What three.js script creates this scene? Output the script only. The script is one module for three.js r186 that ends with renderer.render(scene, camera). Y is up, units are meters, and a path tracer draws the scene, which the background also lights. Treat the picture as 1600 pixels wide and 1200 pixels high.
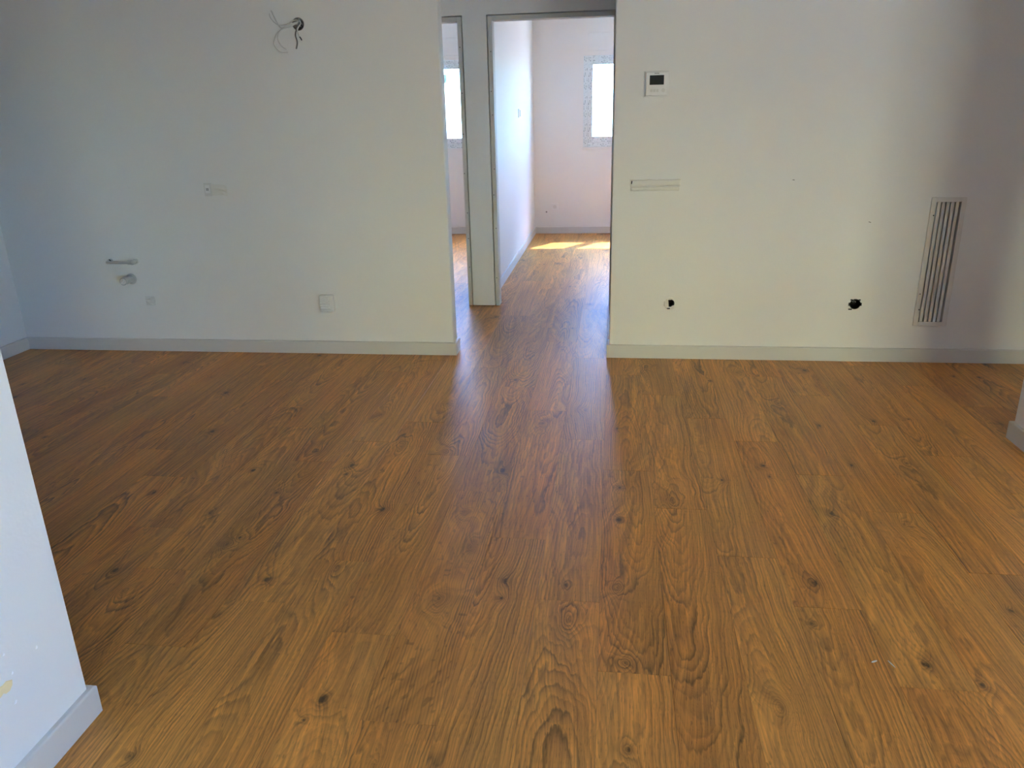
import * as THREE from 'three';
import { RoundedBoxGeometry } from 'three/addons/geometries/RoundedBoxGeometry.js';
import { mergeGeometries } from 'three/addons/utils/BufferGeometryUtils.js';
import { Sky } from 'three/addons/objects/Sky.js';
import { Brush, Evaluator, SUBTRACTION } from 'three-bvh-csg';

// ------------------------------------------------------------------ camera, sky, sun, exposure
const scene = new THREE.Scene();
const F = 1204.79;                                   // focal length in pixels of the 1600 x 1200 frame
const camera = new THREE.PerspectiveCamera(2 * Math.atan(600 / F) * 180 / Math.PI, 4 / 3, 0.05, 200);
camera.rotation.order = 'YXZ';
camera.position.set(0, 1.4106, 0);
camera.rotation.set(-0.337674, 0.131914, -0.0243594);
camera.updateMatrixWorld(true);

const renderer = new THREE.WebGLRenderer({ antialias: true });
renderer.toneMapping = THREE.LinearToneMapping;
renderer.toneMappingExposure = 4.65;
renderer.shadowMap.enabled = true;

const SUN = new THREE.Vector3(0.36, 1, -0.62).normalize();   // read from the sunlit patch on the far bedroom floor
const sky = new Sky();
sky.name = 'sky';
sky.scale.setScalar(400);
sky.material.uniforms.turbidity.value = 6;
sky.material.uniforms.rayleigh.value = 0.55;
sky.material.uniforms.mieCoefficient.value = 0.005;
sky.material.uniforms.mieDirectionalG.value = 0.75;
sky.material.uniforms.sunPosition.value.copy(SUN);
scene.add(sky);
scene.environmentIntensity = 1.9;

const sun = new THREE.DirectionalLight(0xffecd2, 5.8);
sun.position.copy(SUN).multiplyScalar(30);
sun.castShadow = true;
sun.shadow.mapSize.set(2048, 2048);
Object.assign(sun.shadow.camera, { left: -14, right: 14, top: 14, bottom: -14, near: 1, far: 80 });
scene.add(sun, sun.target);

// ------------------------------------------------------------------ helpers
const rng = (seed) => () => { seed = (seed + 0x6d2b79f5) | 0; let t = Math.imul(seed ^ (seed >>> 15), 1 | seed); t = (t + Math.imul(t ^ (t >>> 7), 61 | t)) ^ t; return ((t ^ (t >>> 14)) >>> 0) / 4294967296; };
const V = (x, y, z) => new THREE.Vector3(x, y, z);
const lerp = (a, b, t) => a + (b - a) * t;
const clamp01 = (t) => (t < 0 ? 0 : t > 1 ? 1 : t);
const used = {};
function numbered(name) { const k = used[name] = (used[name] ?? -1) + 1; return k ? `${name}_${String(k).padStart(3, '0')}` : name; }
function mesh(name, geometry, material, parent) { const m = new THREE.Mesh(geometry, material); m.name = name; parent.add(m); return m; }
function tag(o, label, category, group, kind) { Object.assign(o.userData, { label, category }); if (group) o.userData.group = group; if (kind) o.userData.kind = kind; return o; }
function thing(name, label, category, x, y, z, group) { const g = new THREE.Group(); g.name = numbered(name); g.position.set(x, y, z); scene.add(g); return tag(g, label, category, group); }
function struct(name, geometry, material, label, category) { const m = mesh(name, geometry, material, scene); return tag(m, label, category, null, 'structure'); }
const box = (x0, x1, y0, y1, z0, z1) => new THREE.BoxGeometry(x1 - x0, y1 - y0, z1 - z0).translate((x0 + x1) / 2, (y0 + y1) / 2, (z0 + z1) / 2);
const rbox = (x0, x1, y0, y1, z0, z1, r = 0.006, s = 2) => new RoundedBoxGeometry(x1 - x0, y1 - y0, z1 - z0, s, r).translate((x0 + x1) / 2, (y0 + y1) / 2, (z0 + z1) / 2);
const tube = (pts, r, seg = 40, rad = 8) => new THREE.TubeGeometry(new THREE.CatmullRomCurve3(pts.map((p) => V(...p))), seg, r, rad, false);
const cylZ = (r, z0, z1, n = 32) => new THREE.CylinderGeometry(r, r, z1 - z0, n).rotateX(Math.PI / 2).translate(0, 0, (z0 + z1) / 2);
const merge = (list) => mergeGeometries(list.map((g) => { const h = g.index ? g.toNonIndexed() : g; for (const k of Object.keys(h.attributes)) if (!['position', 'normal', 'uv'].includes(k)) h.deleteAttribute(k); return h; }));
// a pixel of the photograph as a point on the floor
function onFloor(px, py) { const d = V((px - 800) / F, -(py - 600) / F, -1).applyQuaternion(camera.quaternion); return d.multiplyScalar(-camera.position.y / d.y).add(camera.position); }

// lattice noise
const PERM = new Float32Array(65536); { const r = rng(11); for (let i = 0; i < 65536; i++) PERM[i] = r(); }
function noise(x, y, s) {
  const xi = Math.floor(x), yi = Math.floor(y), fx = x - xi, fy = y - yi;
  const ux = fx * fx * (3 - 2 * fx), uy = fy * fy * (3 - 2 * fy), k = (s * 7919) | 0;
  const a = ((xi & 255) + ((yi & 255) << 8) + k) & 65535, b = (((xi + 1) & 255) + ((yi & 255) << 8) + k) & 65535;
  const c = ((xi & 255) + (((yi + 1) & 255) << 8) + k) & 65535, d = (((xi + 1) & 255) + (((yi + 1) & 255) << 8) + k) & 65535;
  const p = PERM[a] + (PERM[b] - PERM[a]) * ux, q = PERM[c] + (PERM[d] - PERM[c]) * ux;
  return p + (q - p) * uy;
}

// ------------------------------------------------------------------ plain materials
function plasterBump() {
  const n = 512, data = new Uint8Array(n * n * 4);
  for (let j = 0; j < n; j++) for (let i = 0; i < n; i++) {
    const v = 255 * (0.5 * noise(i / 4, j / 4, 3) + 0.3 * noise(i / 9, j / 9, 4) + 0.2 * noise(i / 32, j / 32, 5)), k = (j * n + i) * 4;
    data[k] = data[k + 1] = data[k + 2] = v; data[k + 3] = 255;
  }
  const t = new THREE.DataTexture(data, n, n); t.wrapS = t.wrapT = THREE.RepeatWrapping; t.magFilter = THREE.LinearFilter; t.needsUpdate = true; return t;
}
const std = (color, roughness = 0.7, more = {}) => new THREE.MeshStandardMaterial({ color, roughness, ...more });
const paint = std(0xebe9e3, 0.82, { bumpMap: plasterBump(), bumpScale: 0.0004 });
const ceilingPaint = std(0xefeeea, 0.9);
const skirtPaint = std(0xd6d3cb, 0.42);
const frameWood = std(0xd3d0c8, 0.75);
const whitePlastic = std(0xe9e8e3, 0.4);
const oldPlastic = std(0xdcdad2, 0.5);
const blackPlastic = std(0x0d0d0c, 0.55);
const darkGrey = std(0x35332f, 0.7);
const greyPipe = std(0xb9b9b6, 0.35);
const chrome = std(0xcfcfcd, 0.3, { metalness: 0.35 });
const cableGrey = std(0xdcd9d2, 0.5);
const cableDark = std(0x8d8981, 0.5);
const tapeWhite = std(0xe6e2d8, 0.7);
const grilleWhite = std(0xdedad1, 0.5);
const concrete = std(0xb9b4aa, 0.9);
const glass = new THREE.MeshPhysicalMaterial({ color: 0xffffff, roughness: 0, transmission: 1, thickness: 0, ior: 1.5 });

// ------------------------------------------------------------------ floor of oak laminate planks
const PW = 0.193, PL = 1.235, X0 = -0.0143;          // plank width and length, and the seam that runs to the hall
const PHASE = { '-6': -0.681, '-5': -0.93, '-4': -0.559, '-3': -0.231, '-2': -1.123, '-1': -0.772, 0: -0.465, 1: -0.15, 2: -1.07, 3: -0.805, 4: -0.48 };
const phaseOf = (n) => PHASE[n] ?? (-0.48 + 0.335 * (n - 4) + 0.09 * (PERM[(n * 37 + 900) & 65535] - 0.5));
// marks of the photograph's planks: [pixel, kind, size in m, elongation]; knot = dark heart, eye = closed rings, arch = cathedral tip pointing away
const MARKS = [
  [788, 908, 'knot', .020, 1.5], [783, 935, 'knot', .012, 1.2], [885, 914, 'knot', .012, 2], [888, 968, 'eye', .040, 2.6], [1050, 782, 'eye', .040, 3.0], [525, 888, 'eye', .036, 3.0],
  [418, 905, 'knot', .026, 1.4], [550, 727, 'knot', .018, 1.8], [541, 741, 'knot', .014, 1.4], [598, 796, 'knot', .028, 1.2], [505, 1092, 'knot', .024, 1.3], [475, 1125, 'knot', .010, 1.2], [967, 812, 'knot', .016, 1.8],
  [965, 918, 'eye', .022, 1.8], [968, 762, 'knot', .014, 1.3], [685, 935, 'eye', .030, 1.8], [1272, 910, 'knot', .026, 1.6], [1192, 728, 'knot', .020, 1.6], [1203, 745, 'knot', .012, 1.3], [1269, 975, 'knot', .014, 1.2],
  [977, 1035, 'eye', .022, 1.4], [981, 1172, 'knot', .016, 1.5], [205, 1182, 'knot', .016, 1.5], [180, 892, 'knot', .022, 1.5], [1330, 727, 'knot', .014, 1.6], [1412, 820, 'eye', .028, 2.4], [1300, 803, 'knot', .020, 1.6],
  [1446, 1038, 'knot', .020, 1.5], [1535, 1070, 'knot', .014, 1.5], [1220, 1105, 'eye', .030, 1.8], [1128, 750, 'knot', .014, 1.5], [848, 662, 'eye', .032, 2.4], [735, 855, 'eye', .016, 2.6], [725, 800, 'eye', .020, 1.6],
  [697, 705, 'eye', .022, 2.0], [628, 697, 'eye', .024, 2.8], [495, 705, 'knot', .018, 1.6], [432, 770, 'knot', .014, 1.4], [1280, 665, 'knot', .014, 2.0], [1365, 658, 'knot', .014, 2.0], [1110, 595, 'knot', .012, 2],
  [355, 850, 'eye', .026, 2.4], [375, 840, 'knot', .012, 1.4], [395, 735, 'knot', .016, 1.8], [330, 800, 'knot', .016, 2], [240, 770, 'knot', .014, 2], [1580, 955, 'knot', .016, 1.4], [905, 640, 'eye', .030, 1.6],
  [1530, 590, 'knot', .014, 1.6], [1490, 588, 'knot', .014, 1.6], [1420, 655, 'knot', .012, 1.6], [70, 683, 'knot', .012, 1.6], [690, 1140, 'arch', 1, 1], [760, 1120, 'arch', 1, 1], [1085, 1100, 'arch', 1.2, 1], [300, 1010, 'arch', 1, 1], [595, 940, 'arch', 1, 1], [870, 1120, 'arch', -1, 1], [1310, 1050, 'arch', 1, 1],
];
const planks = [];
{
  const n0 = Math.floor((-3.9 - X0) / PW), n1 = Math.ceil((5.05 - X0) / PW);
  for (let n = n0; n < n1; n++) {
    const p = ((phaseOf(n) % PL) + PL) % PL;
    for (let k = -9; k < 4; k++) {
      const zf = Math.max(p + k * PL, -9.6), zn = Math.min(p + (k + 1) * PL, 0.77);
      if (zn - zf < 0.02) continue;
      planks.push({ n, xa: X0 + n * PW, zf, zn, far: p + k * PL, marks: [] });
    }
  }
}
for (const [px, py, kind, s, e] of MARKS) {
  const P = onFloor(px, py), q = planks.find((b) => P.x >= b.xa && P.x < b.xa + PW && P.z >= b.zf && P.z < b.zn);
  if (q) q.marks.push({ u: P.z - q.far, v: P.x - q.xa, kind, s, e });   // u runs from the far end towards the camera
}
const TU = 1024, TV = 160, PAD = 8, ATLAS = 2048, PER = 24, ATLASES = 4;   // tiles of 1.2 mm pixels, 24 to an atlas
const atlases = Array.from({ length: ATLASES }, () => new Uint8Array(ATLAS * ATLAS * 4));
const tileAt = (t) => { const a = Math.floor(t / PER), k = t % PER; return { a, x: (k & 1) * TU, y: (k >> 1) * (TV + PAD) + 4 }; };
function drawTile(t, marks) {
  const r = rng(1000 + t * 17), { a, x: ox, y: oy } = tileAt(t), out = atlases[a];
  const arch = marks.find((m) => m.kind === 'arch');
  const quarter = !arch && r() < 0.22;                                  // a few straight-grained planks
  const vc0 = arch ? arch.v : (quarter ? (r() < 0.5 ? -0.12 : 0.31) : lerp(0.03, 0.16, r()));
  const slope = arch ? 0.085 * arch.s : (r() < 0.5 ? -1 : 1) * lerp(0.03, 0.10, r());
  const d0 = lerp(0.05, 0.11, r()), ring = lerp(0.0065, 0.0115, r());
  const knots = marks.filter((m) => m.kind !== 'arch').map((m) => ({ ...m }));
  if (!marks.length) { const n = Math.floor(r() * 2.5); for (let i = 0; i < n; i++) knots.push({ u: r() * PL, v: lerp(0.02, 0.17, r()), kind: r() < 0.55 ? 'knot' : 'eye', s: lerp(0.012, 0.03, r()), e: lerp(1.3, 2.6, r()) }); }
  for (const k of knots) k.amp = (k.kind === 'eye' ? 0.060 : 0.034) * (r() < 0.5 ? -1 : 1) * (k.kind === 'eye' ? 0.6 + k.s * 14 : 1);
  const tone = lerp(-0.035, 0.035, r()), warm = lerp(-0.5, 0.5, r()), s = t * 13 + 1, contrast = lerp(0.75, 1.15, r());
  for (let j = -4; j < TV + 4; j++) {
    const v = (j + 0.5) / TV * PW;
    for (let i = 0; i < TU; i++) {
      const u = (i + 0.5) / TU * PL;
      const vc = vc0 + 0.035 * (noise(u * 2.2, 0.5, s) - 0.5);
      const d = d0 + slope * (u - 0.6) + 0.030 * (noise(u * 3.6, v * 7, s + 1) - 0.5) + 0.010 * (noise(u * 11, v * 24, s + 2) - 0.5);
      let h = Math.sqrt(d * d + (v - vc) * (v - vc) * 1.15), heart = 0, halo = 0;
      if (knots.length) {
        const wig = 0.5 * (noise(u * 22, v * 55, s + 8) - 0.5), rag = 1.7 * (noise(u * 60, v * 150, s + 12) - 0.5);
        for (const k of knots) {
          const du = (u - k.u) / k.e, dv = v - k.v, q = (du * du + dv * dv) / (k.s * k.s);
          if (q < 16) {
            h += k.amp * Math.exp(-Math.sqrt(q) * (1 + wig));
            if (k.kind === 'knot') { heart = Math.max(heart, 0.72 * clamp01(1.25 * Math.exp(-q * 6 * (1 + wig)) * (1 + rag) - 0.12)); halo = Math.max(halo, Math.exp(-q * 0.8 * (1 + wig))); }
            else { heart = Math.max(heart, 0.3 * clamp01(1.2 * Math.exp(-q * 26) * (1 + rag) - 0.1)); halo = Math.max(halo, 0.45 * Math.exp(-q * 0.9)); }
          }
        }
      }
      const jag = 0.0022 * (noise(u * 45, v * 260, s + 3) - 0.5) + 0.0034 * (noise(u * 16, v * 90, s + 7) - 0.5);
      const ph = (h + jag) / ring, cell = Math.floor(ph), f = ph - cell;
      const strong = Math.min(1.2, (0.25 + 0.75 * PERM[(cell * 131 + t * 977 + 40000) & 65535] ** 1.4) * (0.45 + 0.85 * noise(u * 2.6, v * 12, s + 11)) + 0.45 * halo);
      const late = f < 0.82 ? Math.pow(f / 0.82, 3.0) : 1 - (f - 0.82) / 0.18;       // pale early wood, dark late wood
      const w1 = v + h * 0.8;                                                         // fibres bend with the rings
      const fib = noise(u * 14, w1 * 620, s + 4) - 0.5, fib2 = noise(u * 4.5, w1 * 210, s + 5) - 0.5, fib3 = noise(u * 2.4, w1 * 75, s + 13) - 0.5;
      const pore = clamp01((noise(u * 48, w1 * 800, s + 6) - 0.76) * 6) * (1 - 0.5 * f);
      const broad = noise(u * 1.9, v * 9, s + 9) - 0.5, hue = noise(u * 1.3 + 7, v * 6, s + 10) - 0.5;
      let L = 1.03 + tone + 0.14 * broad - contrast * 0.36 * late * strong + 0.10 * Math.exp(-f * 7) * strong + 0.18 * fib + 0.17 * fib2 + 0.12 * fib3 - 0.22 * pore;
      L *= (1 - 0.62 * heart) * (1 - 0.16 * halo);
      const w = warm * 0.25 + hue * 0.75 - 0.1 * late * strong + halo * 0.1 - fib2 * 0.3;
      const k = ((oy + j) * ATLAS + ox + i) * 4;
      out[k] = Math.max(0, Math.min(255, 204 * L * (1 + 0.05 * w)));
      out[k + 1] = Math.max(0, Math.min(255, 139 * L * (1 - 0.03 * w)));
      out[k + 2] = Math.max(0, Math.min(255, 64 * L * (1 - 0.12 * w)));
      out[k + 3] = 255;
    }
  }
}
let nextTile = 0;
for (const b of planks) if (b.marks.length && nextTile < 60) { b.tile = nextTile++; b.own = true; drawTile(b.tile, b.marks); }
const firstPlain = nextTile;
for (let t = firstPlain; t < PER * ATLASES; t++) drawTile(t, []);
const oak = atlases.map((data) => {
  const map = new THREE.DataTexture(data, ATLAS, ATLAS); map.colorSpace = THREE.SRGBColorSpace; map.magFilter = THREE.LinearFilter; map.needsUpdate = true;
  return new THREE.MeshPhysicalMaterial({ map, roughness: 0.4, ior: 1.5, specularIntensity: 1, bumpMap: map, bumpScale: 0.00025 });
});
function plankGeometry(b, r) {
  if (b.tile === undefined) { b.tile = firstPlain + Math.floor(r() * (PER * ATLASES - firstPlain)); b.fu = r() < 0.5; b.fv = r() < 0.5; }
  const g0 = 0.00025, c = 0.0005, x0 = b.xa + g0, x1 = b.xa + PW - g0, z0 = b.zf + g0, z1 = b.zn - g0;
  const O = [[x0, z0], [x1, z0], [x1, z1], [x0, z1]], I = [[x0 + c, z0 + c], [x1 - c, z0 + c], [x1 - c, z1 - c], [x0 + c, z1 - c]];
  const { x: ox, y: oy } = tileAt(b.tile), pos = [], uv = [];
  const put = (x, y, z) => {
    pos.push(x, y, z);
    let u = (z - b.far) / PL, v = (x - b.xa) / PW; if (b.fu) u = 1 - u; if (b.fv) v = 1 - v;
    uv.push((ox + 1 + u * (TU - 2)) / ATLAS, (oy + v * TV) / ATLAS);
  };
  const quad = (p, q, s, t) => { for (const w of [p, q, s, p, s, t]) put(...w); };
  quad([I[0][0], 0, I[0][1]], [I[3][0], 0, I[3][1]], [I[2][0], 0, I[2][1]], [I[1][0], 0, I[1][1]]);
  for (let k = 0; k < 4; k++) {
    const l = (k + 1) % 4;
    quad([I[k][0], 0, I[k][1]], [I[l][0], 0, I[l][1]], [O[l][0], -c, O[l][1]], [O[k][0], -c, O[k][1]]);
    quad([O[k][0], -c, O[k][1]], [O[l][0], -c, O[l][1]], [O[l][0], -0.009, O[l][1]], [O[k][0], -0.009, O[k][1]]);
  }
  const g = new THREE.BufferGeometry();
  g.setAttribute('position', new THREE.Float32BufferAttribute(pos, 3)); g.setAttribute('uv', new THREE.Float32BufferAttribute(uv, 2));
  g.computeVertexNormals();
  return g;
}
const floor = new THREE.Group(); floor.name = 'floor'; scene.add(floor);
tag(floor, 'warm brown oak laminate floor of long staggered planks', 'floor', null, 'structure');
{
  const r = rng(77), rest = Array.from({ length: ATLASES }, () => []);
  const seen = (b) => {
    if (b.zf < -4.6 && (b.xa > 0.12 || b.xa + PW < b.zn * 0.2115 - 0.12 && b.xa + PW < b.zf * 0.2115 - 0.05)) return false;
    for (const x of [b.xa, b.xa + PW]) for (const t of [0, .25, .5, .75, 1]) {
      const p = V(x, 0, lerp(b.zf, b.zn, t)); if (p.z > -0.4) continue;
      p.project(camera); if (Math.abs(p.x) < 1.06 && Math.abs(p.y) < 1.08) return true;
    }
    return false;
  };
  let count = 0;
  for (const b of planks) {
    const g = plankGeometry(b, r), a = tileAt(b.tile).a;
    if (seen(b) && count < 299) { const m = mesh('plank', g, oak[a], floor); count++; m.name = count > 1 ? `plank_${String(count - 1).padStart(3, '0')}` : 'plank'; } else rest[a].push(g);
  }
  rest.forEach((list, a) => { if (list.length) { const m = mesh('plank_field', mergeGeometries(list), oak[a], floor); m.userData.kind = 'stuff'; } });
  mesh('underlay', box(-3.95, 5.15, -0.06, -0.0085, -9.75, 0.85), darkGrey, floor);
  console.log('planks', count, 'own tiles', firstPlain);
}

// ------------------------------------------------------------------ shell
const H = 2.5, Y0 = -0.03, Y1 = H + 0.04, ZB = -4.505, ZH = -5.79, ZF = -9.58;
const csg = new Evaluator(); csg.attributes = ['position', 'normal', 'uv'];
function cut(geometry, cutters) {
  let a = new Brush(geometry); a.updateMatrixWorld();
  for (const c of cutters) { const b = new Brush(c); b.updateMatrixWorld(); a = csg.evaluate(a, b, SUBTRACTION); }
  return a.geometry;
}
// world-sized uv for box-like shells
function metreUV(g) {
  const h = g.index ? g.toNonIndexed() : g, p = h.attributes.position, n = h.attributes.normal, uv = [];
  for (let i = 0; i < p.count; i++) { const ax = Math.abs(n.getX(i)), ay = Math.abs(n.getY(i)), az = Math.abs(n.getZ(i)); if (az >= ax && az >= ay) uv.push(p.getX(i) * 1.4, p.getY(i) * 1.4); else if (ax >= ay) uv.push(p.getZ(i) * 1.4, p.getY(i) * 1.4); else uv.push(p.getX(i) * 1.4, p.getZ(i) * 1.4); }
  h.setAttribute('uv', new THREE.Float32BufferAttribute(uv, 2)); return h;
}
const wall = (name, g, label) => struct(name, metreUV(g), paint, label, 'wall');
const OPL = -0.953, OPR = 0.0, TB = 0.1;             // the opening to the hall and the wall's thickness
const hole = (x, y, rad, depth = 0.055) => cylZ(rad, -depth, 0.02, 40).translate(x, y, ZB);
const VENT = { x0: 1.738, x1: 1.865, y0: 0.242, y1: 0.907 };
wall('wall_back_left', cut(rbox(-3.96, OPL, Y0, Y1, ZB - TB, ZB, 0.008, 3), [hole(-1.742, 1.903, 0.034)]), 'white kitchen wall with pipe stubs left of the hall opening');
const wallBackRight = wall('wall_back_right', cut(rbox(OPR, 5.1, Y0, Y1, ZB - TB, ZB, 0.008, 3), [hole(0.352, 0.337, 0.022), hole(1.386, 0.339, 0.029), box(VENT.x0 - .002, VENT.x1 + .002, VENT.y0 - .002, VENT.y1 + .002, ZB - 0.094, ZB + 0.02)]), 'white living room wall with thermostat and vent grille');
wall('wall_left', box(-3.96, -3.845, Y0, Y1, -4.6, 0.5), 'white side wall at the far kitchen corner');
const NLX = -1.276, NLZ = -1.417;
const wallNear = wall('wall_near_left', rbox(NLX - 0.1, NLX, Y0, Y1, NLZ, 0.85, 0.004, 2), 'white wall end with chipped paint beside the viewer');
wall('wall_kitchen_rear', box(-3.96, NLX - 0.05, Y0, Y1, 0.4, 0.52), 'white rear kitchen wall');
const PX0 = 1.772, PX1 = 2.34, PZ0 = -3.385, PZ1 = -3.185;
wall('wall_pier', rbox(PX0, PX1, Y0, Y1, PZ0, PZ1, 0.004, 2), 'white wall pier standing in front of the grille wall');
wall('wall_right', box(5.0, 5.12, Y0, Y1, -4.6, 0.95), 'white right side wall of the living room');
// rear facade with a glazed balcony door
const BD = { x0: 1.42, x1: 3.34, y1: 1.85, z: 0.75 };
const BE = { x0: -1.15, x1: 1.0, y1: 2.38, z: 0.75 };
wall('wall_facade', merge([box(NLX - 0.1, BE.x0, Y0, Y1, BD.z, BD.z + 0.25), box(BE.x1, BD.x0, Y0, Y1, BD.z, BD.z + 0.25), box(BD.x1, 5.12, Y0, Y1, BD.z, BD.z + 0.25), box(BD.x0, BD.x1, BD.y1, Y1, BD.z, BD.z + 0.25), box(BE.x0, BE.x1, BE.y1, Y1, BE.z, BE.z + 0.25)]), 'white facade wall around the balcony doors');
// hall and bedrooms
const DL = { o0: -1.963, i0: -1.932, i1: -1.092, o1: -1.063 }, DR = { o0: -0.879, i0: -0.848, i1: -0.009, o1: 0.022 }, DT = 2.048, DI = 2.018, GAP = 0.007;
wall('wall_hall_far', merge([
  box(-3.9, DL.o0 - GAP, Y0, Y1, ZH - 0.1, ZH), box(DR.o1 + GAP, 2.4, Y0, Y1, ZH - 0.1, ZH),
  box(DL.o0 - GAP - 0.001, DL.o1 + GAP, DT + GAP, Y1, ZH - 0.1, ZH), box(DR.o0 - GAP, DR.o1 + GAP + 0.001, DT + GAP, Y1, ZH - 0.1, ZH), box(DL.o1 + GAP, DR.o0 - GAP, 0.006, Y1, ZH - 0.1, ZH)]), 'white hall wall with two unfinished doorways');
wall('wall_hall_left', box(-3.96, -3.84, Y0, Y1, ZH - 0.05, ZB - TB + 0.02), 'white end wall of the hall');
wall('wall_hall_right', box(2.3, 2.42, Y0, Y1, ZH - 0.05, ZB - TB + 0.02), 'white right end wall of the hall');
const PARX = -0.94;
wall('wall_partition', box(PARX - 0.1, PARX, Y0, Y1, ZF - 0.02, ZH - 0.08), 'white partition wall between the two bedrooms');
wall('wall_bedroom_left', box(-3.22, -3.1, Y0, Y1, ZF - 0.1, ZH - 0.02), 'white left wall of the left bedroom');
wall('wall_bedroom_right', box(1.45, 1.57, Y0, Y1, ZF - 0.1, ZH - 0.02), 'white right wall of the right bedroom');
const WR = { x0: -0.354, x1: 1.298, n: 3, y0: 1.011, y1: 2.011 }, WL = { x0: -2.62, x1: -1.484, n: 2, y0: 1.025, y1: 2.011 };
wall('wall_far', merge([
  box(-3.96, WL.x0, Y0, Y1, ZF - 0.12, ZF), box(WL.x1, WR.x0, Y0, Y1, ZF - 0.12, ZF), box(WR.x1, 2.42, Y0, Y1, ZF - 0.12, ZF),
  ...[WL, WR].flatMap((w) => [box(w.x0, w.x1, Y0, w.y0, ZF - 0.12, ZF), box(w.x0, w.x1, w.y1, Y1, ZF - 0.12, ZF)])]), 'white far bedroom wall with two windows');
struct('ceiling', box(-3.98, 5.14, H, H + 0.15, -9.75, 1.05), ceilingPaint, 'plain white flat ceiling', 'ceiling');
{ // unseen house added so its sunlit front warms the room through the balcony door
  const g = new THREE.Group(); g.name = 'added_house'; g.position.set(0, -0.25, 14); scene.add(g); tag(g, 'added cream house front that reflects warm sunlight from across the street', 'building', null, 'structure');
  const render = std(0xeed994, 0.9), shut = std(0x8a7a5c, 0.7), roof = std(0x9c5f44, 0.85);
  mesh('wall', box(-9, 13, 0, 6.6, 0, 8), render, g);
  mesh('roof', new THREE.CylinderGeometry(4.9, 4.9, 22.6, 3, 1).rotateZ(Math.PI / 2).rotateX(Math.PI / 2).scale(1, 0.45, 1).translate(2, 7.7, 4), roof, g);
  for (let f = 0; f < 2; f++) for (let i = 0; i < 6; i++) { const x = -7 + i * 3.6, y = 0.9 + f * 3.1; const w = mesh('window', box(x - 0.6, x + 0.6, y, y + 1.4, -0.05, 0.02), shut, g); mesh('sill', box(x - 0.7, x + 0.7, y - 0.08, y, -0.14, 0.02), concrete, w); }
}
struct('ground', box(-40, 40, -0.5, -0.25, -50, 40), concrete, 'pale paved ground outside the windows', 'ground');

// skirting boards swept along plan lines, mitred at corners; the board stands on the left of the walking direction
function skirting(name, pts, label, closed = false) {
  const h = 0.081, t = 0.015, prof = [[0, 0.001], [t, 0.001], [t, h - 0.005], [t - 0.001, h - 0.002], [t - 0.004, h], [0, h]];
  const N = pts.length, dirs = [], rows = [];
  const segN = closed ? N : N - 1;
  for (let i = 0; i < segN; i++) { const a = pts[i], b = pts[(i + 1) % N], l = Math.hypot(b[0] - a[0], b[1] - a[1]); dirs.push([(b[0] - a[0]) / l, (b[1] - a[1]) / l]); }
  const norm = (d) => [-d[1], d[0]];
  const off = (i) => {
    const d1 = dirs[closed ? (i - 1 + N) % N : Math.max(0, i - 1)], d2 = dirs[closed ? i : Math.min(segN - 1, i)], n1 = norm(d1), n2 = norm(d2);
    const s = [n1[0] + n2[0], n1[1] + n2[1]], l2 = (s[0] * s[0] + s[1] * s[1]) / 2; return [s[0] / l2, s[1] / l2];
  };
  for (let i = 0; i < N; i++) { const o = off(i); rows.push(prof.map(([u, y]) => [pts[i][0] + o[0] * u, y, pts[i][1] + o[1] * u])); }
  const pos = [], quad = (a, b, c, d) => { for (const p of [a, b, c, a, c, d]) pos.push(...p); };
  for (let i = 0; i < segN; i++) { const A = rows[i], B = rows[(i + 1) % N]; for (let k = 0; k < prof.length; k++) { const l = (k + 1) % prof.length; quad(A[k], B[k], B[l], A[l]); } }
  if (!closed) for (const [R, s] of [[rows[0], 1], [rows[N - 1], -1]]) for (let k = 1; k < prof.length - 1; k++) { const tri = [R[0], R[k], R[k + 1]]; if (s < 0) tri.reverse(); for (const p of tri) pos.push(...p); }
  const g = new THREE.BufferGeometry(); g.setAttribute('position', new THREE.Float32BufferAttribute(pos, 3)); g.computeVertexNormals();
  return struct(name, g, skirtPaint, label, 'baseboard');
}
skirting('baseboard_back_left', [[-3.845, ZB], [OPL, ZB], [OPL, ZB - TB], [OPL - 0.6, ZB - TB]], 'white baseboard under the kitchen wall with pipes');
skirting('baseboard_left', [[-3.845, 0.4], [-3.845, ZB]], 'white baseboard along the kitchen side wall');
skirting('baseboard_back_right', [[OPR + 0.6, ZB - TB], [OPR, ZB - TB], [OPR, ZB], [5.0, ZB]], 'white baseboard under the wall with the vent grille');
skirting('baseboard_near_left', [[NLX, BD.z], [NLX, NLZ], [NLX - 0.1, NLZ], [NLX - 0.1, 0.4]], 'white baseboard wrapped around the chipped wall end');
skirting('baseboard_pier', [[PX0, PZ0], [PX0, PZ1], [PX1, PZ1], [PX1, PZ0]], 'white baseboard around the free wall pier', true);
skirting('baseboard_bedroom_right', [[PARX, ZH - 0.1], [PARX, ZF], [1.45, ZF]], 'white baseboard of the right bedroom with sunlit floor');
skirting('baseboard_bedroom_left', [[-3.1, ZF], [PARX - 0.1, ZF], [PARX - 0.1, ZH - 0.1]], 'white baseboard of the left bedroom');

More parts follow.
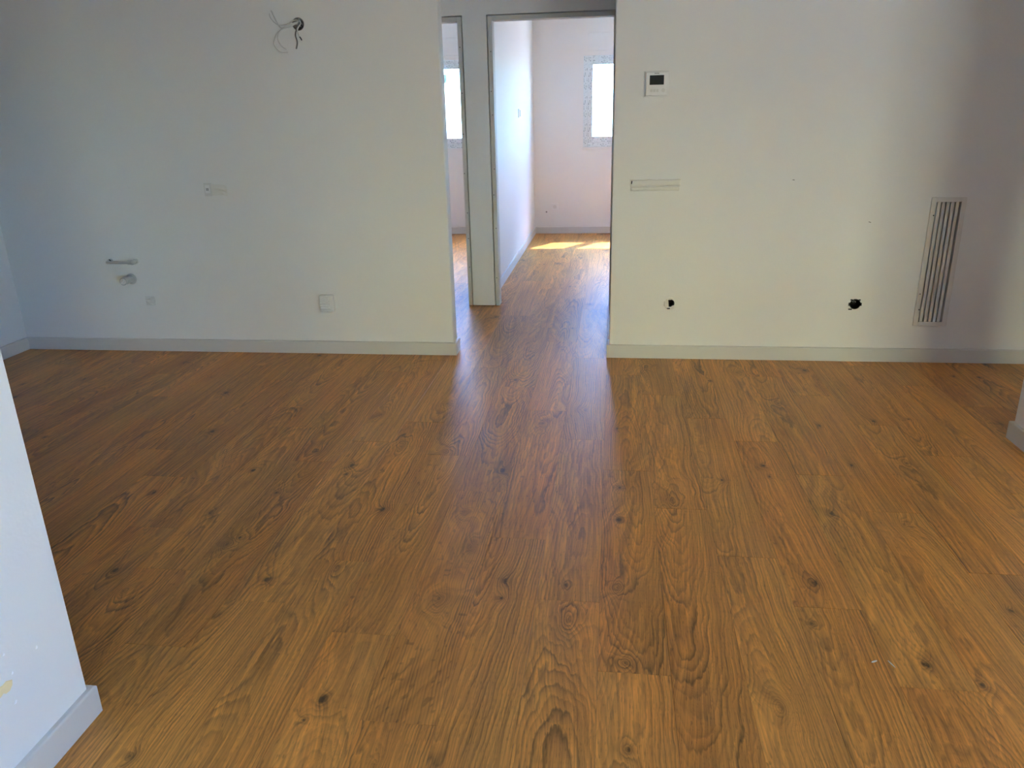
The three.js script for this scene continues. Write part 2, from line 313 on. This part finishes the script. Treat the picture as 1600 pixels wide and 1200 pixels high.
// door linings: raw frames set in the two openings with an open joint around them
function doorLining(name, d, label) {
  const g = new THREE.Group(); g.name = name; scene.add(g); tag(g, label, 'door frame', null, 'structure');
  const z0 = ZH - 0.098, z1 = ZH - 0.001;
  mesh('jamb', rbox(d.o0, d.i0, 0.004, DT, z0, z1, 0.0015, 1), frameWood, g);
  mesh('jamb', rbox(d.i1, d.o1, 0.004, DT, z0, z1, 0.0015, 1), frameWood, g);
  mesh('head', rbox(d.i0 + 0.0005, d.i1 - 0.0005, DI, DT, z0, z1, 0.0015, 1), frameWood, g);
  const r = rng(d.o0 * -1000 | 0);
  const pins = [];
  for (const x of [(d.o0 + d.i0) / 2, (d.i1 + d.o1) / 2]) for (let y = 0.25; y < 2; y += 0.27) pins.push(cylZ(0.0035, z1 - 0.002, z1 + 0.0012, 10).translate(x + (r() - 0.5) * 0.012, y + (r() - 0.5) * 0.16, 0));
  pins.forEach((p) => mesh('nail', p, darkGrey, g));
}
doorLining('door_1', DL, 'raw grey door frame of the left bedroom doorway');
doorLining('door_2', DR, 'raw grey door frame of the right bedroom doorway');

// ------------------------------------------------------------------ windows
function filmTexture() {
  const c = document.createElement('canvas'); c.width = 512; c.height = 128; const g = c.getContext('2d'), r = rng(5);
  g.fillStyle = '#e3ebea'; g.fillRect(0, 0, 512, 128);
  for (let row = 0; row < 3; row++) for (let x = 0; x < 512;) {
    const w = 6 + r() * 46, y = 14 + row * 38 + r() * 16; g.fillStyle = ['#62797a', '#8ba09e', '#4f6a68', '#9db3aa'][Math.floor(r() * 4)];
    if (r() < 0.6) g.fillRect(x, y, w, 5 + r() * 8); x += w + 6 + r() * 26;
  }
  const t = new THREE.CanvasTexture(c); t.colorSpace = THREE.SRGBColorSpace; t.wrapS = t.wrapT = THREE.RepeatWrapping; t.magFilter = THREE.LinearFilter; return t;
}
const film = std(0xffffff, 0.45, { map: filmTexture() });
// a bar with uv in metres along its length, 0.3 m per print repeat
function bar(x0, x1, y0, y1, z0, z1) {
  const g = rbox(x0, x1, y0, y1, z0, z1, 0.003, 1), p = g.attributes.position, uv = [], up = y1 - y0 > x1 - x0;
  for (let i = 0; i < p.count; i++) { const a = up ? p.getY(i) : p.getX(i), b = up ? (p.getX(i) - x0) / (x1 - x0) : (p.getY(i) - y0) / (y1 - y0); uv.push(a / 0.3, b * 0.98); }
  g.setAttribute('uv', new THREE.Float32BufferAttribute(uv, 2)); return g;
}
function twoSash(name, w, label, sticker) {
  const g = new THREE.Group(); g.name = name; scene.add(g); tag(g, label, 'window', null, 'structure');
  const f = 0.052, s = 0.056, z0 = ZF - 0.07, z1 = ZF + 0.004, { x0, x1, y0, y1, n } = w, sw = (x1 - x0 - 2 * f) / n;
  mesh('frame', merge([bar(x0, x0 + f, y0, y1, z0, z1), bar(x1 - f, x1, y0, y1, z0, z1), bar(x0 + f, x1 - f, y0, y0 + f, z0, z1), bar(x0 + f, x1 - f, y1 - f * 0.8, y1, z0, z1)]), film, g);
  for (let k = 0; k < n; k++) {
    const a = x0 + f + k * sw, b = a + sw, ya = y0 + f, yb = y1 - f * 0.8, za = z0 + 0.012, zb = z1 + 0.010;
    const sash = mesh('sash', merge([bar(a, a + s, ya, yb, za, zb), bar(b - s, b, ya, yb, za, zb), bar(a + s, b - s, ya, ya + s + 0.01, za, zb), bar(a + s, b - s, yb - s, yb, za, zb)]), film, g);
    mesh('pane', box(a + s, b - s, ya + s + 0.01, yb - s, ZF - 0.036, ZF - 0.034), glass, sash);
  }
  // lid of the roller shutter box above
  mesh('shutter_box_lid', rbox(x0 + 0.05, x1 - 0.05, y1 + 0.05, y1 + 0.235, ZF, ZF + 0.006, 0.002, 1), whitePlastic, g);
  mesh('inner_sill', rbox(x0 - 0.01, x1 + 0.01, y0 - 0.022, y0, ZF - 0.05, ZF + 0.010, 0.002, 1), whitePlastic, g);
  if (sticker) mesh('sticker', box(-2.005, -1.965, 1.76, 1.86, ZF - 0.0338, ZF - 0.0334), std(0xc9e6d6, 0.6), g).userData.label = 'small green sticker on the pane';
}
twoSash('window_1', WL, 'white window wrapped in printed film in the left bedroom', true);
twoSash('window_2', WR, 'white window wrapped in printed film in the right bedroom', false);
function balconyDoor(name, D, label) {
  const g = new THREE.Group(); g.name = name; scene.add(g); tag(g, label, 'window', null, 'structure');
  const { x0, x1, y1, z } = D, f = 0.06, mid = (x0 + x1) / 2;
  mesh('frame', merge([rbox(x0, x0 + f, 0, y1, z + 0.08, z + 0.15, 0.003, 1), rbox(x1 - f, x1, 0, y1, z + 0.08, z + 0.15, 0.003, 1), rbox(x0 + f, x1 - f, y1 - f, y1, z + 0.08, z + 0.15, 0.003, 1), rbox(x0 + f, x1 - f, 0, f * 0.6, z + 0.08, z + 0.15, 0.003, 1)]), whitePlastic, g);
  for (const [a, b] of [[x0 + f, mid], [mid, x1 - f]]) {
    const s = 0.06, ya = f * 0.6, yb = y1 - f;
    const sash = mesh('sash', merge([rbox(a, a + s, ya, yb, z + 0.09, z + 0.14, 0.003, 1), rbox(b - s, b, ya, yb, z + 0.09, z + 0.14, 0.003, 1), rbox(a + s, b - s, ya, ya + s, z + 0.09, z + 0.14, 0.003, 1), rbox(a + s, b - s, yb - s, yb, z + 0.09, z + 0.14, 0.003, 1)]), whitePlastic, g);
    mesh('pane', box(a + s, b - s, ya + s, yb - s, z + 0.114, z + 0.118), glass, sash);
  }
}
balconyDoor('window_3', BD, 'white glazed balcony door facing the street');
balconyDoor('window_4', BE, 'added white glazed door facing the added fence');  // added door out of view, lets sky light onto the near floor
struct('balcony', box(-1.6, BD.x1 + 0.5, -0.25, -0.03, BD.z + 0.25, BD.z + 1.6), concrete, 'pale balcony slab outside the glazed doors', 'balcony');
{  // unseen fence added to hold back low-angle light from the second door
  const g = new THREE.Group(); g.name = 'light_blocking_fence'; g.position.set(0, -0.25, 2.1); scene.add(g); tag(g, 'added dark brown board fence that blocks low light at the added door', 'fence', null, 'structure');
  const board = std(0x5a4a3a, 0.85);
  for (let i = 0; i < 17; i++) mesh('board', box(-1.9 + i * 0.16, -1.9 + i * 0.16 + 0.157, 0, 2.8, 0, 0.02), board, g);
  for (const y of [0.4, 1.9]) mesh('rail', box(-1.9, 0.82, y, y + 0.07, 0.02, 0.06), board, g);
}

// ------------------------------------------------------------------ things on the kitchen wall
{ // lamp outlet with loose cables
  const g = thing('wall_lamp_outlet', 'round wall box with loose grey cables curling out', 'cable outlet', -1.742, 1.903, ZB);
  const cup = [[0.0005, -0.05], [0.031, -0.05], [0.031, 0], [0.0338, 0.0005], [0.0338, 0.0015], [0.029, 0.0015], [0.029, -0.048], [0.0005, -0.048]].map(([a, b]) => new THREE.Vector2(a, b));
  mesh('box_rim', new THREE.LatheGeometry(cup, 36).rotateX(Math.PI / 2), cableDark, g);
  const c = [
    [[[0.006, 0.004, -0.046], [0.004, 0.010, 0.01], [-0.03, -0.006, 0.04], [-0.085, -0.022, 0.035], [-0.115, 0.012, 0.02], [-0.145, 0.072, 0.008]], 0.0035],
    [[[0.012, -0.004, -0.046], [0.010, 0.004, 0.012], [-0.035, -0.016, 0.045], [-0.09, -0.030, 0.04], [-0.125, -0.06, 0.03], [-0.142, -0.10, 0.022], [-0.115, -0.138, 0.016], [-0.072, -0.142, 0.010]], 0.0035],
    [[[-0.004, -0.008, -0.046], [-0.004, -0.002, 0.014], [-0.04, -0.012, 0.05], [-0.095, -0.040, 0.05], [-0.112, -0.075, 0.04], [-0.10, -0.108, 0.03], [-0.076, -0.128, 0.02]], 0.0032],
    [[[0.016, 0.008, -0.046], [0.018, 0.010, 0.016], [0.002, -0.024, 0.03], [-0.012, -0.058, 0.026], [-0.009, -0.092, 0.018], [-0.022, -0.126, 0.01]], 0.0042],
    [[[0.000, 0.016, -0.046], [0.012, 0.022, 0.016], [0.024, 0.000, 0.024], [0.006, -0.030, 0.034], [0.008, -0.066, 0.02]], 0.003],
    [[[0.010, 0.014, -0.046], [-0.012, 0.018, 0.02], [-0.05, 0.000, 0.03], [-0.108, -0.002, 0.018], [-0.150, 0.036, 0.010], [-0.158, 0.058, 0.006]], 0.003],
  ];
  c.forEach(([p, r], i) => { const m = mesh('cable', tube(p, r, 60, 8), i === 3 ? cableDark : cableGrey, g); if (i === 3) m.userData.label = 'darker grey cable hanging down'; });
  mesh('cable_end', tube([[0.008, -0.066, 0.02], [0.013, -0.074, 0.018], [0.016, -0.084, 0.014]], 0.0032, 10, 8), blackPlastic, g).userData.label = 'black cable tip';
}
{ // double socket under tape
  const g = thing('taped_wall_socket', 'white wall socket half covered by a loose tape strip', 'wall socket', -2.36, 1.016, ZB);
  mesh('plate', rbox(-0.078, -0.030, -0.036, 0.042, -0.002, 0.005, 0.002, 1), oldPlastic, g);
  mesh('socket_insert', rbox(-0.070, -0.040, -0.018, 0.030, 0.002, 0.0075, 0.002, 1), whitePlastic, g);
  for (const x of [-0.0595, -0.0510]) mesh('contact_slot', rbox(x - 0.002, x + 0.002, -0.004, 0.012, 0.006, 0.0082, 0.0008, 1), blackPlastic, g);
  // tape: a thin sheet with a fold standing off the wall
  const s = new THREE.PlaneGeometry(0.10, 0.068, 30, 20), p = s.attributes.position;
  for (let i = 0; i < p.count; i++) { const x = p.getX(i) + 0.05, y = p.getY(i); const lift = 0.004 + 0.010 * Math.max(0, 1 - Math.abs(y - 0.004 + (x - 0.05) * 0.12) / 0.012) * clamp01(x * 14) + 0.012 * Math.exp(-(((x - 0.085) / 0.02) ** 2)) * clamp01((-y - 0.005) * 60); p.setXYZ(i, x - 0.032, y * (1 - x * 1.6) + 0.001 - (x > 0.075 ? (x - 0.075) * 0.35 : 0), lift); }
  s.computeVertexNormals(); mesh('tape', s, new THREE.MeshStandardMaterial({ color: 0xe6e2d8, roughness: 0.7, side: THREE.DoubleSide }), g).userData.label = 'loose folded white tape';
}
{ // sink water pipe bridge
  const g = thing('water_pipe', 'short grey bridge pipe between two water taps', 'pipe', -3.05, 0.586, ZB);
  mesh('pipe', tube([[-0.075, 0.000, 0.045], [-0.03, 0, 0.047], [0.03, 0.0005, 0.047], [0.075, 0.001, 0.045]], 0.0095, 30, 14), chrome, g);
  for (const x of [-0.085, 0.085]) {
    mesh('elbow', tube([[x, 0, -0.01], [x, 0, 0.02], [x * 0.99, 0, 0.040], [x * 0.90, 0, 0.046]], 0.0105, 20, 14), chrome, g);
    mesh('nut', new THREE.CylinderGeometry(0.0165, 0.0165, 0.016, 6).rotateX(Math.PI / 2).translate(x, 0, 0.008), chrome, g);
  }
  mesh('collar', new THREE.CylinderGeometry(0.0142, 0.0142, 0.020, 20).rotateZ(Math.PI / 2).translate(0.070, 0.001, 0.0455), chrome, g);
  mesh('end_cap', new THREE.SphereGeometry(0.0165, 20, 14).scale(1, 1, 0.8).translate(0.088, 0.002, 0.048), chrome, g);
  mesh('tap_lever', rbox(-0.080, -0.060, 0.010, 0.015, 0.040, 0.048, 0.002, 1).translate(0.070, 0, 0).rotateZ(-0.75).translate(-0.068, 0.003, 0), std(0x4a4845, 0.5), g).userData.label = 'dark tap lever';
}
{ // drain stub
  const g = thing('drain_pipe', 'grey plastic drain stub sticking out below the water pipe', 'pipe', -3.018, 0.474, ZB);
  mesh('pipe', merge([cylZ(0.021, -0.02, 0.088, 32), cylZ(0.0245, 0.062, 0.090, 32)]), greyPipe, g);
  mesh('rosette', new THREE.LatheGeometry([[0.0215, 0.012], [0.028, 0.011], [0.034, 0.004], [0.034, 0.0]].map(([a, b]) => new THREE.Vector2(a, b)), 36).rotateX(Math.PI / 2), greyPipe, g);
  mesh('bung', merge([cylZ(0.0185, 0.078, 0.094, 28), rbox(-0.015, 0.015, -0.003, 0.003, 0.092, 0.106, 0.001, 1).rotateZ(0.7)]), whitePlastic, g).userData.label = 'pale bung in the pipe mouth';
}
{ // small plastered socket box
  const g = thing('plastered_socket_box', 'small square socket box smeared with plaster near the floor', 'wall socket', -2.916, 0.332, ZB);
  mesh('cover', rbox(-0.032, 0.032, -0.030, 0.030, -0.002, 0.0035, 0.0015, 1), oldPlastic, g);
  const r = rng(9);
  for (const [x, y, w, h, a] of [[-0.012, 0.006, 0.040, 0.012, 0.1], [0.010, -0.018, 0.030, 0.012, -0.15], [-0.022, -0.012, 0.020, 0.010, -0.5], [0.012, 0.016, 0.022, 0.010, 0.2]]) mesh('plaster_lump', new THREE.IcosahedronGeometry(1, 2).scale(w / 2, h / 2, 0.005 + r() * 0.004).rotateZ(a).translate(x, y, 0.004), tapeWhite, g);
}
{ // ribbed cover
  const g = thing('ribbed_socket_cover', 'white ribbed cover box low on the kitchen wall', 'socket cover', -1.738, 0.329, ZB);
  mesh('body', rbox(-0.046, 0.046, -0.050, 0.050, -0.002, 0.026, 0.008, 3), whitePlastic, g);
  for (let i = 0; i < 6; i++) mesh('rib', rbox(-0.040, 0.024 - (i % 2) * 0.006, -0.036 + i * 0.0135, -0.0275 + i * 0.0135, 0.022, 0.0355, 0.003, 2), whitePlastic, g);
  mesh('lip', rbox(-0.038, 0.040, -0.056, -0.044, 0.0, 0.034, 0.004, 2), whitePlastic, g);
  mesh('cable_tail', tube([[0.012, -0.051, 0.033], [0.024, -0.0535, 0.036], [0.033, -0.051, 0.031]], 0.004, 12, 8), tapeWhite, g);
}

// ------------------------------------------------------------------ things on the living room wall
{ // thermostat
  const g = thing('wall_thermostat', 'square white wall thermostat with a black screen', 'thermostat', 0.224, 1.540, ZB);
  mesh('back_plate', rbox(-0.066, 0.066, -0.066, 0.066, -0.002, 0.008, 0.003, 2), whitePlastic, g);
  const b = mesh('body', rbox(-0.057, 0.059, -0.059, 0.060, 0.010, 0.026, 0.004, 2), whitePlastic, g);
  mesh('screen', rbox(-0.037, 0.038, -0.004, 0.044, 0.022, 0.0270, 0.001, 1), new THREE.MeshPhysicalMaterial({ color: 0x050604, roughness: 0.35, specularIntensity: 0.35 }), g).userData.label = 'black screen';
  const mk = document.createElement('canvas'); mk.width = 128; mk.height = 32; const c2 = mk.getContext('2d'); c2.fillStyle = '#e9e8e3'; c2.fillRect(0, 0, 128, 32); c2.fillStyle = '#4a4a48';
  [[8, 16], [30, 20], [56, 14], [76, 18], [100, 18]].forEach(([x, w]) => { c2.fillRect(x, 7, w, 18); c2.clearRect(0, 0, 0, 0); });
  const mt = new THREE.CanvasTexture(mk); mt.colorSpace = THREE.SRGBColorSpace; mt.magFilter = THREE.LinearFilter;
  const logo = new THREE.PlaneGeometry(0.028, 0.0065); mesh('maker_mark', logo.translate(0.000, 0.0525, 0.02615), std(0xffffff, 0.4, { map: mt }), b).userData.label = 'small dark maker mark';
  for (const x of [-0.026, -0.010, 0.006]) mesh('button', rbox(x - 0.006, x + 0.006, -0.040, -0.026, 0.022, 0.0285, 0.0018, 2), oldPlastic, g);
  mesh('dial_button', cylZ(0.010, 0.022, 0.0295, 28).translate(0.036, -0.032, 0), oldPlastic, g);
}
{ // long socket strip under plaster and tape
  const g = thing('taped_socket_strip', 'long horizontal socket strip sealed with white tape', 'socket strip', 0.239, 1.011, ZB);
  const strip = (w, h, lift, wave, seed) => { const s = new THREE.PlaneGeometry(w, h, 60, 10), p = s.attributes.position; for (let i = 0; i < p.count; i++) { const x = p.getX(i), y = p.getY(i); const e = clamp01((h / 2 - Math.abs(y)) / 0.004), ex = clamp01((w / 2 - Math.abs(x)) / 0.006); p.setXYZ(i, x, y + wave * (noise(x * 30 + 5, 0.5, seed) - 0.5), (lift + 0.003 * (noise(x * 60, y * 90, seed + 1) - 0.4)) * Math.min(e, ex) + 0.0004); } s.computeVertexNormals(); return s; };
  const ds = new THREE.MeshStandardMaterial({ color: 0xe6e2d8, roughness: 0.7, side: THREE.DoubleSide });
  mesh('tape', strip(0.278, 0.036, 0.010, 0.004, 21).translate(0, 0.014, 0), ds, g);
  mesh('tape', strip(0.270, 0.024, 0.007, 0.003, 31).translate(-0.003, -0.018, 0.0003), ds, g);
  mesh('stub_or_shade_block', rbox(-0.136, -0.130, -0.006, 0.010, 0.001, 0.0125, 0.001, 1).rotateZ(-0.12), blackPlastic, g).userData.label = 'black block standing in for a dark hole';  // black block put in for the shade of an open hole
  mesh('end_flap', rbox(-0.141, -0.137, 0.000, 0.034, 0, 0.009, 0.001, 1), oldPlastic, g);
}
function openBox(name, label, x, y, r, claws) {
  const g = thing(name, label, 'socket box', x, y, ZB, undefined);
  const cup = [[0.0005, -0.05], [r - 0.001, -0.05], [r - 0.001, 0.0005], [r + 0.0008, 0.0012], [r + 0.0008, 0.002], [r - 0.003, 0.002], [r - 0.003, -0.047], [0.0005, -0.047]].map(([a, b]) => new THREE.Vector2(a, b));
  mesh('black_cup', new THREE.LatheGeometry(cup, 32).rotateX(Math.PI / 2), blackPlastic, g);
  return g;
}
{
  const g = openBox('open_socket_box', 'open black socket hole with torn white paper beside it', 0.352, 0.337, 0.022);
  // torn paper collar
  const r = rng(4);
  for (let k = 0; k < 7; k++) { const a = 1.6 + k * 0.62, w = 0.010 + r() * 0.008; mesh('torn_paper', new THREE.IcosahedronGeometry(1, 1).scale(w, 0.007 + r() * 0.004, 0.004).rotateZ(a + 1.57).translate(Math.cos(a) * 0.029 - 0.002, Math.sin(a) * 0.029, 0.003), tapeWhite, g); }
  mesh('paper_flap', rbox(-0.034, -0.012, -0.024, 0.018, 0.001, 0.006, 0.002, 1).rotateZ(0.1), tapeWhite, g);
  mesh('stub_or_shade_block', rbox(-0.020, -0.002, -0.034, -0.026, 0.0005, 0.0085, 0.002, 1), blackPlastic, g);  // black block colours in the dark gap beside the paper
}
{
  const g = openBox('open_socket_box', 'open round black socket hole with side claws near the vent grille', 1.386, 0.339, 0.029);
  for (const s of [-1, 1]) {
    mesh('claw', rbox(s * 0.032 - 0.004, s * 0.032 + 0.004, -0.010, 0.008, -0.002, 0.003, 0.001, 1), blackPlastic, g);
    mesh('screw', cylZ(0.0022, -0.046, -0.012, 12).translate(s * 0.006 - 0.002, 0.010, 0), chrome, g);
  }
  mesh('ear', rbox(-0.034, -0.014, -0.034, -0.027, 0.0, 0.002, 0.0008, 1), blackPlastic, g);
  mesh('ear', rbox(-0.028, -0.016, 0.020, 0.028, 0.0, 0.0015, 0.0006, 1), darkGrey, g);
  mesh('ear', rbox(0.016, 0.028, 0.020, 0.028, 0.0, 0.0015, 0.0006, 1), darkGrey, g);
}
{ // air grille
  const cx = 1.8015, cy = 0.5725, g = thing('vent_grille', 'tall narrow white air vent grille with vertical slats', 'vent', cx, cy, ZB);
  const w = 0.0895, h = 0.357, iw = 0.0635, ih = 0.3325;
  mesh('frame', merge([rbox(-w, -iw, -h, h, -0.002, 0.007, 0.002, 1), rbox(iw, w, -h, h, -0.002, 0.007, 0.002, 1), rbox(-iw - 0.001, iw + 0.001, ih, h, -0.002, 0.007, 0.002, 1), rbox(-iw - 0.001, iw + 0.001, -h, -ih, -0.002, 0.007, 0.002, 1)]), grilleWhite, g);
  mesh('duct_back', box(-iw, iw, -ih, ih, -0.093, -0.091), std(0xb4b6b6, 0.5), g);
  for (let i = 0; i < 5; i++) { const x = -iw + 0.0070 + 0.0082 + i * 0.0234; mesh('slat', rbox(-0.0082, 0.0082, -ih, ih, -0.0045, 0.0045, 0.0012, 1).rotateY(0.16).translate(x, 0, -0.002), grilleWhite, g); }
  for (const [x, y] of [[-0.070, 0.262], [-0.069, -0.262]]) mesh('screw', cylZ(0.0035, 0.006, 0.0085, 12).translate(x, y, 0), blackPlastic, g);
  mesh('clip', rbox(-0.080, -0.072, -0.174, -0.170, 0.006, 0.008, 0.0006, 1), darkGrey, g);
}
for (const [x, y, a, w] of [[0.983, 1.031, -0.1, 0.011], [1.409, 0.800, -0.35, 0.014]]) mesh('scuff', rbox(-w / 2, w / 2, -0.002, 0.002, -0.0008, 0.0008, 0.0007, 1).rotateZ(a).translate(x, y, ZB), cableDark, wallBackRight).userData.label = 'small grey scuff on the paint';

// ------------------------------------------------------------------ chips on the near wall
{
  const blob = (pts, depth) => { const s = new THREE.Shape(); pts.forEach(([a, b], i) => (i ? s.lineTo(a, b) : s.moveTo(a, b))); return new THREE.ExtrudeGeometry(s, { depth, bevelEnabled: true, bevelThickness: 0.0006, bevelSize: 0.001, bevelSegments: 1 }); };
  const bare = std(0xf2deaa, 0.9), white = std(0xfbfbfa, 0.6);
  // bare plaster where the paint came off: outline in metres along -z and up
  const p = blob([[-0.05, 0.012], [-0.028, 0.017], [-0.010, 0.010], [0.002, 0.012], [0.016, 0.004], [0.013, -0.006], [0.004, -0.013], [-0.006, -0.012], [-0.012, -0.006], [-0.03, -0.012], [-0.05, -0.010]], 0.0008).rotateY(Math.PI / 2).translate(NLX + 0.0002, 0.268, -1.205);
  mesh('bare_plaster', p, bare, wallNear).userData.label = 'pale yellow bare plaster patch';
  for (const [z, y, s] of [[-1.215, 0.218, 1], [-1.305, 0.292, 0.7], [-1.228, 0.285, 0.6], [-1.22, 0.34, 0.6]]) mesh('paint_chip', blob([[-0.003, -0.002], [0.001, -0.003], [0.004, 0.002], [0.001, 0.005]].map(([a, b]) => [a * s, b * s]), 0.0008).rotateY(Math.PI / 2).translate(NLX + 0.0002, y, z), white, wallNear);
}
// ------------------------------------------------------------------ bits in the bedroom and on the floor
{
  const g = thing('light_switch', 'white light switch with a black block for its open slot on the bedroom partition', 'light switch', PARX, 1.408, -8.115);
  mesh('plate', rbox(-0.001, 0.008, -0.04, 0.04, -0.065, 0.065, 0.002, 1), whitePlastic, g);
  mesh('slot_shade_block', rbox(0.006, 0.0095, -0.030, 0.030, -0.050, -0.012, 0.001, 1), blackPlastic, g).userData.label = 'black block in place of an open slot';  // shade of the open slot given by a black block
  const o = thing('bedroom_socket', 'small white wall socket low on the far bedroom wall', 'wall socket', -0.691, 0.322, ZF);
  mesh('plate', rbox(-0.04, 0.04, -0.04, 0.04, -0.001, 0.010, 0.003, 1), whitePlastic, o);
  mesh('insert', cylZ(0.022, 0.008, 0.0115, 24), oldPlastic, o);
  const q = thing('stub_or_shade_block', 'tiny grey cable stub beside the bedroom socket', 'cable', -0.793, 0.261, ZF);
  mesh('stub', merge([cylZ(0.010, -0.002, 0.006, 16), cylZ(0.004, 0.004, 0.03, 10)]), cableDark, q);
  const P = onFloor(1366, 1034), chip = new THREE.Mesh(new THREE.IcosahedronGeometry(1, 1).scale(0.010, 0.0012, 0.003).rotateY(0.5), tapeWhite);
  chip.name = 'plaster_crumb'; chip.position.set(P.x, 0.0011, P.z); scene.add(chip); tag(chip, 'tiny white plaster crumb lying on the laminate floor', 'crumb');
  const S = onFloor(1393, 1038), chip2 = new THREE.Mesh(new THREE.IcosahedronGeometry(1, 1).scale(0.002, 0.001, 0.016).rotateY(0.35), tapeWhite);
  chip2.name = 'paint_splinter'; chip2.position.set(S.x, 0.0009, S.z); scene.add(chip2); tag(chip2, 'thin white paint splinter along a plank seam', 'splinter');
}

scene.traverse((o) => { if (o.isMesh && !o.isSky) { o.castShadow = true; o.receiveShadow = true; } });
renderer.render(scene, camera);
